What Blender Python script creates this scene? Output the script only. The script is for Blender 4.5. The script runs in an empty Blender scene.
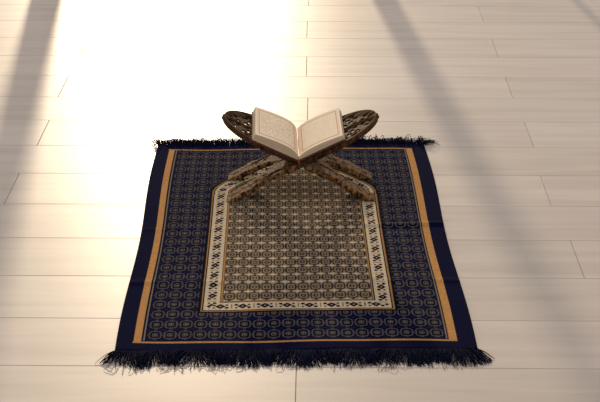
import bpy, math, random, bmesh
import numpy as np
from mathutils import Vector, Matrix
random.seed(4); rng=np.random.default_rng(4)
S=bpy.context.scene
try: S.view_settings.view_transform='Standard'
except Exception: pass

def lin(c):
    c=np.array(c,float)/255.0
    return np.where(c<=0.04045,c/12.92,((c+0.055)/1.055)**2.4)
def L4(r,g,b): return (*[float(v) for v in lin((r,g,b))],1.0)

def mesh_obj(name,verts,faces,mat=None,parent=None,smooth=False):
    me=bpy.data.meshes.new(name)
    me.from_pydata([tuple(v) for v in verts],[],[tuple(f) for f in faces]); me.update()
    ob=bpy.data.objects.new(name,me); S.collection.objects.link(ob)
    if mat: me.materials.append(mat)
    if parent: ob.parent=parent
    if smooth: me.polygons.foreach_set('use_smooth',[True]*len(me.polygons))
    return ob
def fast_mesh(name,V,F,mat=None,parent=None,smooth=True,col=None):
    me=bpy.data.meshes.new(name)
    me.vertices.add(len(V)); me.vertices.foreach_set('co',np.ascontiguousarray(V,dtype=np.float32).ravel())
    k=F.shape[1]
    me.loops.add(F.size); me.loops.foreach_set('vertex_index',F.astype(np.int32).ravel())
    me.polygons.add(len(F)); me.polygons.foreach_set('loop_start',np.arange(0,F.size,k,dtype=np.int32))
    me.polygons.foreach_set('loop_total',np.full(len(F),k,dtype=np.int32))
    me.update(calc_edges=True); me.validate()
    me.polygons.foreach_set('use_smooth',np.full(len(me.polygons),smooth))
    if col is not None:
        a=me.color_attributes.new('Col','FLOAT_COLOR','POINT')
        c=np.ones((len(V),4),np.float32); c[:,:3]=col
        a.data.foreach_set('color',c.ravel())
    ob=bpy.data.objects.new(name,me); S.collection.objects.link(ob)
    if mat: me.materials.append(mat)
    if parent: ob.parent=parent
    return ob
def gridF(nx,ny,off=0):
    i=np.arange(nx-1)[None,:]; j=np.arange(ny-1)[:,None]
    a=(j*nx+i).ravel()+off
    return np.stack([a,a+1,a+nx+1,a+nx],1)

def base_mat(name,color=(.5,.5,.5,1),rough=.6,spec=.5):
    m=bpy.data.materials.new(name); m.use_nodes=True
    nt=m.node_tree; b=nt.nodes['Principled BSDF']
    b.inputs['Base Color'].default_value=color; b.inputs['Roughness'].default_value=rough
    b.inputs['Specular IOR Level'].default_value=spec
    return m,nt,b
def noise_mat(name,c1,c2,scale=(20,20,20),rough=.6,spec=.5,bump=.2,dist=.002,detail=5,attr=None,lo=.35,hi=.65,distort=0):
    m,nt,b=base_mat(name,c1,rough,spec); N=nt.nodes; Lk=nt.links
    tc=N.new('ShaderNodeTexCoord'); mp=N.new('ShaderNodeMapping'); mp.inputs['Scale'].default_value=scale
    Lk.new(tc.outputs['Object'],mp.inputs['Vector'])
    nz=N.new('ShaderNodeTexNoise'); nz.inputs['Scale'].default_value=1; nz.inputs['Detail'].default_value=detail; nz.inputs['Distortion'].default_value=distort
    Lk.new(mp.outputs[0],nz.inputs['Vector'])
    mr=N.new('ShaderNodeMapRange'); mr.inputs['From Min'].default_value=lo; mr.inputs['From Max'].default_value=hi
    Lk.new(nz.outputs['Fac'],mr.inputs['Value'])
    mx=N.new('ShaderNodeMix'); mx.data_type='RGBA'
    mx.inputs[6].default_value=c1; mx.inputs[7].default_value=c2
    Lk.new(mr.outputs[0],mx.inputs[0]); out=mx.outputs[2]
    if attr:
        at=N.new('ShaderNodeVertexColor'); at.layer_name='Col'
        m2=N.new('ShaderNodeMix'); m2.data_type='RGBA'; m2.blend_type='MULTIPLY'; m2.inputs[0].default_value=1
        Lk.new(out,m2.inputs[6]); Lk.new(at.outputs['Color'],m2.inputs[7]); out=m2.outputs[2]
    Lk.new(out,b.inputs['Base Color'])
    if bump:
        bp=N.new('ShaderNodeBump'); bp.inputs['Strength'].default_value=bump; bp.inputs['Distance'].default_value=dist
        Lk.new(nz.outputs['Fac'],bp.inputs['Height']); Lk.new(bp.outputs[0],b.inputs['Normal'])
    return m

# ------------------------------------------------------------------ camera
cam=bpy.data.cameras.new('camera'); co=bpy.data.objects.new('camera',cam); S.collection.objects.link(co)
co.location=(0,0,1.414); co.rotation_euler=(math.radians(90-24.3),0,0)
cam.lens=84; cam.sensor_width=36; cam.clip_end=100
S.camera=co

# ------------------------------------------------------------------ floor
PW,PL=.19,1.335
mfloor=noise_mat('pale_oak_laminate',(.86,.845,.83,1),(1,1,1,1),scale=(2.2,24,1),rough=.33,spec=.45,bump=.06,dist=.001,attr=True,lo=.3,hi=.6,distort=.6,detail=8)
mgap,_,_=base_mat('plank_gap',L4(178,164,152),.8)
V=[];F=[];C=[]
base=lin((211,200,191))
for r in range(-22,32):
    y0=3.487+PW*r
    off=(.580 if r%2==0 else -.03)+random.uniform(-.01,.01)
    for k in range(-6,6):
        x0=off+k*PL
        g=.0005; ch=.0008
        tone=random.uniform(.94,1.05); tint=np.array([1,1+random.uniform(-.01,.01),1+random.uniform(-.02,.02)])
        c=base*tone*tint
        xa,xb,ya,yb=x0+g,x0+PL-g,y0+g,y0+PW-g
        n=len(V)
        V+= [(xa,ya,-.002),(xb,ya,-.002),(xb,yb,-.002),(xa,yb,-.002),(xa,ya,-ch),(xb,ya,-ch),(xb,yb,-ch),(xa,yb,-ch),
             (xa+ch,ya+ch,0),(xb-ch,ya+ch,0),(xb-ch,yb-ch,0),(xa+ch,yb-ch,0)]
        for a in (0,4):
            for q in range(4):
                F.append((n+a+q,n+a+(q+1)%4,n+a+4+(q+1)%4,n+a+4+q))
        F.append((n+8,n+9,n+10,n+11)); C+=[c*.85]*8+[c]*4
floor=fast_mesh('floor',np.array(V),np.array(F),mfloor,smooth=False,col=np.array(C))
floor.rotation_euler=(0,0,-.012)
sub=mesh_obj('subfloor',[(-8.2,-.8,-.002),(7.2,-.8,-.002),(7.2,9.5,-.002),(-8.2,9.5,-.002)],[(0,1,2,3)],mgap,floor)

# ------------------------------------------------------------------ window wall
mwall=noise_mat('white_plaster',L4(225,220,212),L4(232,228,220),scale=(30,30,30),rough=.9,bump=.1)
mframe=noise_mat('white_window_frame',L4(215,205,195),L4(222,214,205),scale=(40,40,40),rough=.5,bump=.05)
def boxes(name,bl,mat,parent=None):
    V=[];F=[]
    for (a,b,c,d,e,f) in bl:
        n=len(V)
        V+=[(a,c,e),(b,c,e),(b,d,e),(a,d,e),(a,c,f),(b,c,f),(b,d,f),(a,d,f)]
        F+=[tuple(n+i for i in q) for q in ((3,2,1,0),(4,5,6,7),(0,1,5,4),(1,2,6,5),(2,3,7,6),(3,0,4,7))]
    return mesh_obj(name,V,F,mat,parent)
WY=5.75
boxes('wall_back',[(-5.5,-3.4,WY,WY+.2,0,3.1),(3.7,5.5,WY,WY+.2,0,3.1),(-3.4,3.7,WY,WY+.2,2.75,3.1)],mwall)
def mull(x,w=.045): return (x-w,x+w,WY+.05,WY+.12,.06,2.69)
boxes('window_1',[(-3.4,3.7,WY+.04,WY+.13,.0,.06),(-3.4,3.7,WY+.04,WY+.13,2.69,2.75),
   mull(-3.36,.04),mull(3.66,.04),mull(-2.2),mull(-1.01,.055),mull(.215,.042),mull(.90,.016),mull(1.5),mull(2.6)],mframe)

# ------------------------------------------------------------------ prayer rug
RW,RL=.718,1.086; RT=.006
rug_rot=.0157; rug_c=(-.0155,2.947)
nx,ny=540,820
x=np.linspace(-RW/2,RW/2,nx); y=np.linspace(0,RL,ny)
X,Y=np.meshgrid(x,y)
navy=lin((15,18,54)); dark=lin((8,10,28)); cream=lin((214,198,170)); orange=lin((198,146,90)); taupe=lin((146,127,104)); blueg=lin((82,78,92))
col=np.tile(navy*.8,(ny,nx,1))
def put(mask,c,a=1.0):
    m=(mask.astype(float)*a)[...,None]
    col[:]=col*(1-m)+np.array(c)*m
def sdbox(px,py,hx,hy,r):
    qx=np.abs(px)-hx+r; qy=np.abs(py)-hy+r
    return np.hypot(np.maximum(qx,0),np.maximum(qy,0))+np.minimum(np.maximum(qx,qy),0)-r
def motif(X,Y,cw,chh):
    ix=np.floor(X/cw); iy=np.floor(Y/chh)
    px=(X/cw-ix-.5)*cw; py=(Y/chh-iy-.5)*chh
    ring=np.abs(sdbox(px,py,cw*.38,chh*.33,cw*.22))<.0016
    core=np.abs(sdbox(px,py,cw*.15,chh*.13,cw*.1))<.0016
    dotm=np.hypot(px,py)<.0015
    link=(np.abs(px)<cw*.12)&(np.abs(py)>chh*.36)
    bar=(np.abs(np.abs(py)-chh*.5)<.0020)
    side=(np.abs(px)>cw*.40)&(np.abs(py)<.003)
    corner=(np.abs(np.abs(px)-cw*.5)+np.abs(np.abs(py)-chh*.5))<.0055
    return ring,core,dotm,link,bar,side,corner
field=(np.abs(X)<.298)&(Y>.042)&(Y<RL-.045)
ring,core,dotm,link,bar,side,corner=motif(X+.0,Y-.042,.0298,.0427)
put(field,dark)
put(field&ring,blueg); put(field&core,lin((88,80,78))); put(field&dotm,cream*.6)
put(field&link,blueg*.8); put(field&side,blueg*.6); put(field&bar,navy*1.2); put(field&corner,navy*1.5)
sx=np.abs(X+.0015)
put((np.abs(sx-.3145)<.0076)&(Y>.03)&(Y<RL-.033),orange)
put((np.abs(sx-.3025)<.0012)&(Y>.04)&(Y<RL-.04),cream*.35)
inb=sx<.323
put(inb&(np.abs(Y-.033)<.0030),orange*.85); put(inb&(np.abs(Y-(RL-.036))<.0035),orange*.85)
cx=.005
prof=[(.74,.2025),(.775,.2015),(.80,.195),(.83,.178),(.862,.152),(.89,.124),(.914,.098),(.94,.070),(.965,.040),(.985,.018),(1.003,0)]
y0m=.160
pts=[(cx-.2025,y0m)]+[(cx-w,h) for h,w in prof]+[(cx+w,h) for h,w in prof[::-1][1:]]+[(cx+.2025,y0m)]
pts=np.array(pts); nseg=len(pts)
D=np.full(X.shape,9.0); ARC=np.zeros(X.shape); acc=0
inside=np.zeros(X.shape,bool)
for i in range(nseg):
    a=pts[i]; b=pts[(i+1)%nseg]; e=b-a; l=np.hypot(*e)
    t=np.clip(((X-a[0])*e[0]+(Y-a[1])*e[1])/(l*l),0,1)
    d=np.hypot(X-a[0]-t*e[0],Y-a[1]-t*e[1])
    m=d<D; D[m]=d[m]; ARC[m]=(acc+t*l)[m]; acc+=l
    cr=((a[1]>Y)!=(b[1]>Y))&(X<(b[0]-a[0])*(Y-a[1])/(b[1]-a[1]+1e-12)+a[0]); inside^=cr
D=np.where(inside,D,-D)
put((D>-.006)&(D<=0),dark)
put((D>0)&(D<.0035),orange*.7); put((D>=.0035)&(D<.0060),dark)
b=(D>=.0060)&(D<.0385); put(b,cream*.95)
per=.0405*1.15; q=(ARC/per-np.floor(ARC/per)-.5)*per; r=D-.022
dia=(np.abs(q)*.9+np.abs(r)*1.0)<.0105
put(b&dia,navy*.8); put(b&((np.abs(q)+np.abs(r))<.0030),orange)
for s1 in (-1,1):
    put(b&(np.hypot(q-s1*.0135,r-.006*s1)<.0042),dark); put(b&(np.hypot(q-s1*.0135,r+.006*s1)<.0030),navy*1.0)
put(b&(np.abs(q)>per*.5-.0014)&(np.abs(r)<.009),orange*.55)
put((D>=.0385)&(D<.0405),dark); put((D>=.0405)&(D<.0438),orange*.8); put((D>=.0438)&(D<.0455),dark)
f=D>=.0455; put(f,taupe)
ring,core,dotm,link,bar,side,corner=motif(X-cx,Y-y0m-.0455,.0262,.0395)
ink=lin((42,38,46))
put(f&ring,ink); put(f&core,lin((52,46,50))); put(f&bar,lin((188,170,144))); put(f&link,ink,.8); put(f&side,ink,.7); put(f&corner,lin((202,186,160)))
col*=(1+rng.normal(0,.06,(ny,nx,1)))
col=np.clip(col,0.002,1)
Z=RT+.0012*np.sin(X*9+1)*np.sin(Y*7)+.0006*np.sin(X*31+Y*17)
Z+=.0045*np.exp(-((Y-.565-.01*np.sin(X*5))/.010)**2)*(.6+.4*np.sin(X*6))
Z+=.0025*np.exp(-((Y-.29)/.012)**2)
Z+=rng.normal(0,.00012,Z.shape)
edge=np.minimum.reduce([X+RW/2,RW/2-X,Y,RL-Y]); Z=Z*np.clip(edge/.003,0,1)**.5
Xw=X+.0035*np.sin(Y*8.5+.4)*np.sign(X)*np.clip(np.abs(X)/.35,0,1)**3
Yw=Y+.003*np.sin(X*11)*np.clip(np.abs(Y-RL/2)/(RL/2),0,1)**3
V=np.stack([Xw.ravel(),Yw.ravel()-RL/2,Z.ravel()+.0003],1)
mrug=noise_mat('woven_rug',(.7,.7,.7,1),(1.1,1.1,1.1,1),scale=(420,420,420),rough=1,spec=.03,bump=.6,dist=.0008,attr=True,detail=2)
rug=fast_mesh('prayer_rug',V,gridF(nx,ny),mrug,col=col.reshape(-1,3))
rug.location=(rug_c[0],rug_c[1],0); rug.rotation_euler=(0,0,rug_rot)

mfr=noise_mat('navy_fringe_yarn',L4(13,15,34),L4(26,30,58),scale=(200,200,200),rough=1,spec=.05,bump=0)
def strands(name,n,ybase,sgn,lmin,lmax,rad,seed,spread=.0,zr=.006,jit=.22):
    R=np.random.default_rng(seed); K=6; Vs=[];Fs=[];off=0
    xs=np.linspace(-RW/2+.001,RW/2-.001,n)+R.normal(0,.0012,n)
    ph=R.uniform(0,6,8); fr=R.uniform(15,120,8)
    for x0 in xs:
        e=max(0,abs(x0)-.31)/.05*math.copysign(1,x0)
        lean=sum(math.sin(x0*fr[i]+ph[i]) for i in range(8))*.12+R.normal(0,jit)+e*spread
        ln=R.uniform(lmin,lmax)*(1+.12*math.sin(x0*60+ph[0])); curl=R.normal(0,.25)
        zt=abs(R.normal(0,zr)); P=[]
        ang=lean
        px,py=x0,ybase-sgn*.004
        for k in range(K):
            t=k/(K-1)
            z=.0035*(1-t)+.0012+zt*math.sin(math.pi*min(1,t*1.05))
            P.append((px,py,max(z,.001)))
            ang+=curl/(K-1)*2*t
            px+=math.sin(ang)*ln/(K-1); py+=sgn*math.cos(ang)*ln/(K-1)
        for k,(a,b_,c) in enumerate(P):
            rr=rad*(1-.45*k/(K-1))
            for m in range(3):
                th=m*2.094+k*.3
                Vs.append((a+rr*math.cos(th),b_,c+rr*math.sin(th)))
        for k in range(K-1):
            for m in range(3):
                Fs.append((off+k*3+m,off+k*3+(m+1)%3,off+(k+1)*3+(m+1)%3,off+(k+1)*3+m))
        off+=3*K
    return fast_mesh(name,np.array(Vs),np.array(Fs),mfr,rug)
strands('fringe_front',1300,-RL/2,-1,.044,.062,.0011,11,spread=.30,zr=.003,jit=.13)
strands('fringe_front_loose',150,-RL/2,-1,.055,.078,.0009,12,spread=.3,zr=.004)
strands('fringe_back',1300,RL/2,1,.034,.052,.0012,13,spread=.5,zr=.007)
strands('fringe_back_loose',140,RL/2,1,.042,.060,.0011,14,spread=.6,zr=.009)

# ------------------------------------------------------------------ folding book stand
HZ=.098; TU=math.radians(26); TL=math.radians(30); ST=(.001,3.200)
mdark=noise_mat('dark_carved_walnut',L4(42,26,15),L4(96,66,40),scale=(130,130,60),rough=.65,spec=.12,bump=.5,dist=.002)
mleg=noise_mat('carved_walnut_leg',L4(50,32,18),L4(150,110,68),scale=(150,150,90),rough=.6,spec=.15,bump=.9,dist=.002,lo=.42,hi=.62)
stand=bpy.data.objects.new('folding_book_stand',None); S.collection.objects.link(stand)
stand.location=(ST[0],ST[1],0); stand.rotation_euler=(0,0,.0157)

HWd=.088
def leaf_half(s):
    if s<.085: return HWd
    u=min(1,(s-.085)/(.208-.085))
    return HWd*math.sqrt(max(0,1-u**2.3))
def outline(notch):
    n0=.012
    up=[(s,leaf_half(s)) for s in list(np.linspace(n0,.085,5))+list(.085+.123*np.sin(np.linspace(.06,1,22)*math.pi/2))]
    up[-1]=(.2115,0.0)
    right=[(s,t) for s,t in up]; left=[(s,-t) for s,t in up[:-1]][::-1]
    LL=-.215
    side=[(-n0,HWd),(-.03,HWd),(-.045,HWd-.010),(-.058,HWd-.004),(-.075,HWd-.014),(-.10,HWd-.018),(-.122,HWd-.012),(-.135,HWd-.002),(-.150,HWd+.001),(-.158,HWd-.006),(-.175,HWd-.002),(-.20,HWd),(LL,HWd)]
    inner=[(LL,.048),(-.205,.044),(-.19,.048),(-.175,.042),(-.16,.044),(-.14,.037),(-.12,.036),(-.10,.029),(-.085,.022),(-.075,.010),(-.060,0)]
    poly=right+left
    e=[(n0,-HWd),(-n0,-HWd)]
    if notch: e=[(n0,-HWd+.0344),(-n0,-HWd+.0344)]
    poly+=e
    poly+=[(s,-t) for s,t in side]+[(s,-t) for s,t in inner[:-1]]+[inner[-1]]
    poly+=[(s,t) for s,t in inner[:-1][::-1]]+[(s,t) for s,t in side[::-1]]
    if notch: poly+=[(-n0,HWd-.0344),(n0,HWd-.0344)]
    out=[]
    for p in poly:
        if not out or math.hypot(p[0]-out[-1][0],p[1]-out[-1][1])>1e-5: out.append(p)
    if math.hypot(out[0][0]-out[-1][0],out[0][1]-out[-1][1])<1e-5: out.pop()
    return out
def tear(c,ln,w,ang):
    P=[]
    for k in range(10):
        a=2*math.pi*k/10
        px=math.cos(a)*ln/2; py=math.sin(a)*w/2*(1-.45*math.cos(a))
        py+=.12*ln*math.cos(a)**2
        P.append((c[0]+px*math.cos(ang)-py*math.sin(ang),c[1]+px*math.sin(ang)+py*math.cos(ang)))
    return P
def leaf_holes():
    R=random.Random(8); H=[];cs=[]
    for tries in range(20000):
        s=R.uniform(.080,.193); t=R.uniform(.0115,.08)
        hw=leaf_half(s+.010)
        if t>hw-.0145: continue
        if any(math.hypot(s-a,t-b)<.0182 for a,b in cs): continue
        cs.append((s,t))
        ang=math.atan2(t-.03,s-.14)+1.9
        A=tear((s,t),.0175,.0165,ang)
        H.append(A); H.append([(a,-b) for a,b in A])
    return H
def leg_holes():
    H=[]
    for sg in (1,-1):
        for s,t,l in ((-.097,.049,.018),(-.122,.054,.014),(-.185,.066,.022)):
            H.append(tear((s,sg*t),l,.010,0))
    for t in (-.05,-.025,0,.025,.05): H.append(tear((-.034,t),.018,.009,math.pi))
    return H
def board(name,notch,sgn):
    cu=bpy.data.curves.new(name,'CURVE'); cu.dimensions='2D'; cu.fill_mode='BOTH'; cu.extrude=.0058; cu.bevel_depth=.0008; cu.bevel_resolution=0
    def add(P):
        sp=cu.splines.new('POLY'); sp.points.add(len(P)-1); sp.use_cyclic_u=True
        for p,q in zip(sp.points,P): p.co=(q[0],q[1],0,1)
    add(outline(notch))
    for h in leaf_holes()+leg_holes(): add(h)
    st=.0344; n0=.012
    rects=[(-HWd+2*st,-HWd+3*st)] if notch else [(-HWd+st,-HWd+2*st),(-HWd+3*st,-HWd+4*st)]
    for a,b in rects: add([(-n0,a),(n0,a),(n0,b),(-n0,b)])
    tmp=bpy.data.objects.new('tmp',cu); S.collection.objects.link(tmp)
    dg=bpy.context.evaluated_depsgraph_get()
    me=bpy.data.meshes.new_from_object(tmp.evaluated_get(dg)); me.name=name
    bpy.data.objects.remove(tmp)
    for v in me.vertices:
        s,t,n=v.co
        T=TU if s>0 else TL
        # pierced field is carved thinner than the rim
        if s>.06 and abs(t)<leaf_half(s)-.004 and s<.205: n*=.38
        v.co=(sgn*(s*math.cos(T)-n*math.sin(T)), t, s*math.sin(T)+n*math.cos(T))
    me.materials.clear(); me.materials.append(mdark); me.materials.append(mleg)
    bm=bmesh.new(); bm.from_mesh(me)
    bmesh.ops.remove_doubles(bm,verts=bm.verts[:],dist=.00005)
    res=bmesh.ops.bisect_plane(bm,geom=bm.verts[:]+bm.edges[:]+bm.faces[:],plane_co=(0,0,-HZ+.0005),plane_no=(0,0,-1),clear_outer=True)
    ce=[e for e in res['geom_cut'] if isinstance(e,bmesh.types.BMEdge)]
    try: bmesh.ops.holes_fill(bm,edges=ce,sides=0)
    except Exception as ex: print(ex)
    bmesh.ops.recalc_face_normals(bm,faces=bm.faces)
    for f_ in bm.faces: f_.material_index=1 if f_.calc_center_median().z<-.004 else 0
    bm.to_mesh(me); bm.free()
    ob=bpy.data.objects.new(name,me); S.collection.objects.link(ob); ob.parent=stand
    ob.location=(0,0,HZ+RT+.001)
    return ob
b1=board('board_a',False,1); b2=board('board_b',True,-1)
V=[];F=[]
for k in range(5):
    a=-HWd+k*.0352+.0006; b_=a+.0340; n=len(V)
    for yy in (a,b_):
        for m in range(12):
            th=m*math.pi/6; V.append((.0082*math.cos(th),yy,.0082*math.sin(th)))
    for m in range(12): F.append((n+m,n+(m+1)%12,n+12+(m+1)%12,n+12+m))
    F.append(tuple(n+m for m in range(12))[::-1]); F.append(tuple(n+12+m for m in range(12)))
hk=mesh_obj('hinge_knuckles',V,F,mdark,stand); hk.location=(0,0,HZ+RT+.001)

# ------------------------------------------------------------------ open book
TILT=TU
book=bpy.data.objects.new('open_book',None); S.collection.objects.link(book)
book.location=(ST[0]-.007,ST[1]-.003,HZ+RT+.0035); book.rotation_euler=(0,0,.0157+.012)
mpage=noise_mat('printed_paper',(.97,.97,.97,1),(1,1,1,1),scale=(60,60,60),rough=.75,spec=.2,bump=.1,attr=True)
mcover=noise_mat('maroon_leather',L4(70,26,20),L4(105,44,30),scale=(160,160,160),rough=.55,bump=.4,dist=.001)
BH,BWd=.188,.122
def page_block(name,sgn,thick,seed):
    R=np.random.default_rng(seed)
    nu,nv=120,170
    u=np.linspace(0,1,nu); v=np.linspace(0,1,nv)
    U,Vv=np.meshgrid(u,v)
    def top(U):
        return thick*(1-np.exp(-U*9))*(1-.22*U)+.003*np.sin(np.pi*np.clip(U,0,1))+.002
    base=.0118
    def place(s,n,t):
        x=sgn*(s*math.cos(TILT)-n*math.sin(TILT)); z=s*math.sin(TILT)+n*math.cos(TILT)
        x=np.where(sgn*x<0.0004,sgn*.0004,x)
        return np.stack([x,t,z],-1)
    s=.006+U*BWd
    Vt=place(s,base+top(U),(Vv-.5)*BH).reshape(-1,3)
    paper=lin((240,224,200)); c=np.tile(paper,(nv,nu,1))
    fr=np.maximum(np.abs(U-.53)/.39,np.abs(Vv-.5)/.41)
    c[(np.abs(fr-1)<.02)]=lin((190,130,110)); c[(np.abs(fr-1.07)<.012)]=lin((205,172,135))
    inn=fr<.93
    rows=15; rr=(Vv-.09)/.82*rows; ph=rr-np.floor(rr)
    tn=R.random((rows+2,nu)); tn=(tn+np.roll(tn,1,1))/2
    idx=np.clip(np.floor(rr).astype(int),0,rows)
    ink=(tn[idx,np.broadcast_to(np.arange(nu),(nv,nu))]>.45)&(np.abs(ph-.5)<.22)&inn
    k=.40 if sgn<0 else .18
    c[ink]=c[ink]*(1-k)+lin((90,72,62))*k
    Vs=[Vt]; Fs=[gridF(nu,nv)]; Cs=[c.reshape(-1,3)]; off=len(Vt)
    m=12; w=np.linspace(0,1,m); edgecol=lin((222,202,172))
    lay=.72+.3*R.random(m)
    for t in (-.5,.5):
        UU,WW=np.meshgrid(u,w)
        P=place(.006+UU*BWd,base+top(UU)*WW,np.full(UU.shape,t*BH)).reshape(-1,3)
        Vs.append(P);Fs.append(gridF(nu,m,off)); Cs.append((edgecol[None,None]*lay[:,None,None]*np.ones((m,nu,1))).reshape(-1,3)); off+=len(P)
    VV2,WW=np.meshgrid(v,w)
    P=place(np.full(VV2.shape,.006+BWd),base+top(np.ones_like(WW))*WW,(VV2-.5)*BH).reshape(-1,3)
    Vs.append(P);Fs.append(gridF(nv,m,off)); Cs.append((edgecol[None,None]*lay[:,None,None]*np.ones((m,nv,1))).reshape(-1,3))
    ob=fast_mesh(name,np.concatenate(Vs),np.concatenate(Fs),mpage,book,smooth=False,col=np.concatenate(Cs))
    cv=[];H=BH/2+.004
    for n in (.0078,.0112):
        for (ss,tt) in ((.002,-H),(BWd+.007,-H),(BWd+.007,H),(.002,H)):
            cv.append((sgn*(ss*math.cos(TILT)-n*math.sin(TILT)),tt,ss*math.sin(TILT)+n*math.cos(TILT)))
    F=[(0,1,2,3),(4,5,6,7),(0,1,5,4),(1,2,6,5),(2,3,7,6),(3,0,4,7)]
    co_=mesh_obj(name+'_cover',cv,F,mcover,book)
    bm=bmesh.new(); bm.from_mesh(co_.data); bmesh.ops.recalc_face_normals(bm,faces=bm.faces); bm.to_mesh(co_.data); bm.free()
page_block('pages_left',-1,.018,1); page_block('pages_right',1,.011,2)
H=BH/2+.004
mesh_obj('spine',[(-.009,-H,.0095),(.009,-H,.0095),(.009,H,.0095),(-.009,H,.0095),(-.004,-H,.0085),(.004,-H,.0085),(.004,H,.0085),(-.004,H,.0085)],[(0,1,2,3),(4,5,6,7),(0,4,7,3),(1,5,6,2)],mcover,book)
mrib,_,_=base_mat('red_ribbon',L4(150,60,45),.5)
V=[];F=[]
for k in range(14):
    t=k/13; yy=H-.002-t*(BH+.012); z=.0205 if yy>-BH/2 else .0205-( -BH/2-yy)*1.2
    V+=[(-.0012+.001*math.sin(t*9),yy,z),(.0012+.001*math.sin(t*9),yy,z+.0003)]
    if k: F.append((2*k-2,2*k-1,2*k+1,2*k))
mesh_obj('ribbon_bookmark',V,F,mrib,book)

# ------------------------------------------------------------------ light
sd=bpy.data.lights.new('sun','SUN'); so=bpy.data.objects.new('sun',sd); S.collection.objects.link(so)
el,az=math.radians(14.0),math.radians(5.6)
dirv=Vector((math.sin(az)*math.cos(el),-math.cos(az)*math.cos(el),-math.sin(el)))
so.rotation_euler=dirv.to_track_quat('-Z','Y').to_euler(); so.location=(-1,8,3)
sd.energy=2.2; sd.angle=math.radians(1.7); sd.color=(1,.80,.54)
W=bpy.data.worlds.new('world'); S.world=W; W.use_nodes=True
nt=W.node_tree; bg=nt.nodes['Background']
bg.inputs['Color'].default_value=(.97,.905,.86,1); bg.inputs['Strength'].default_value=.60
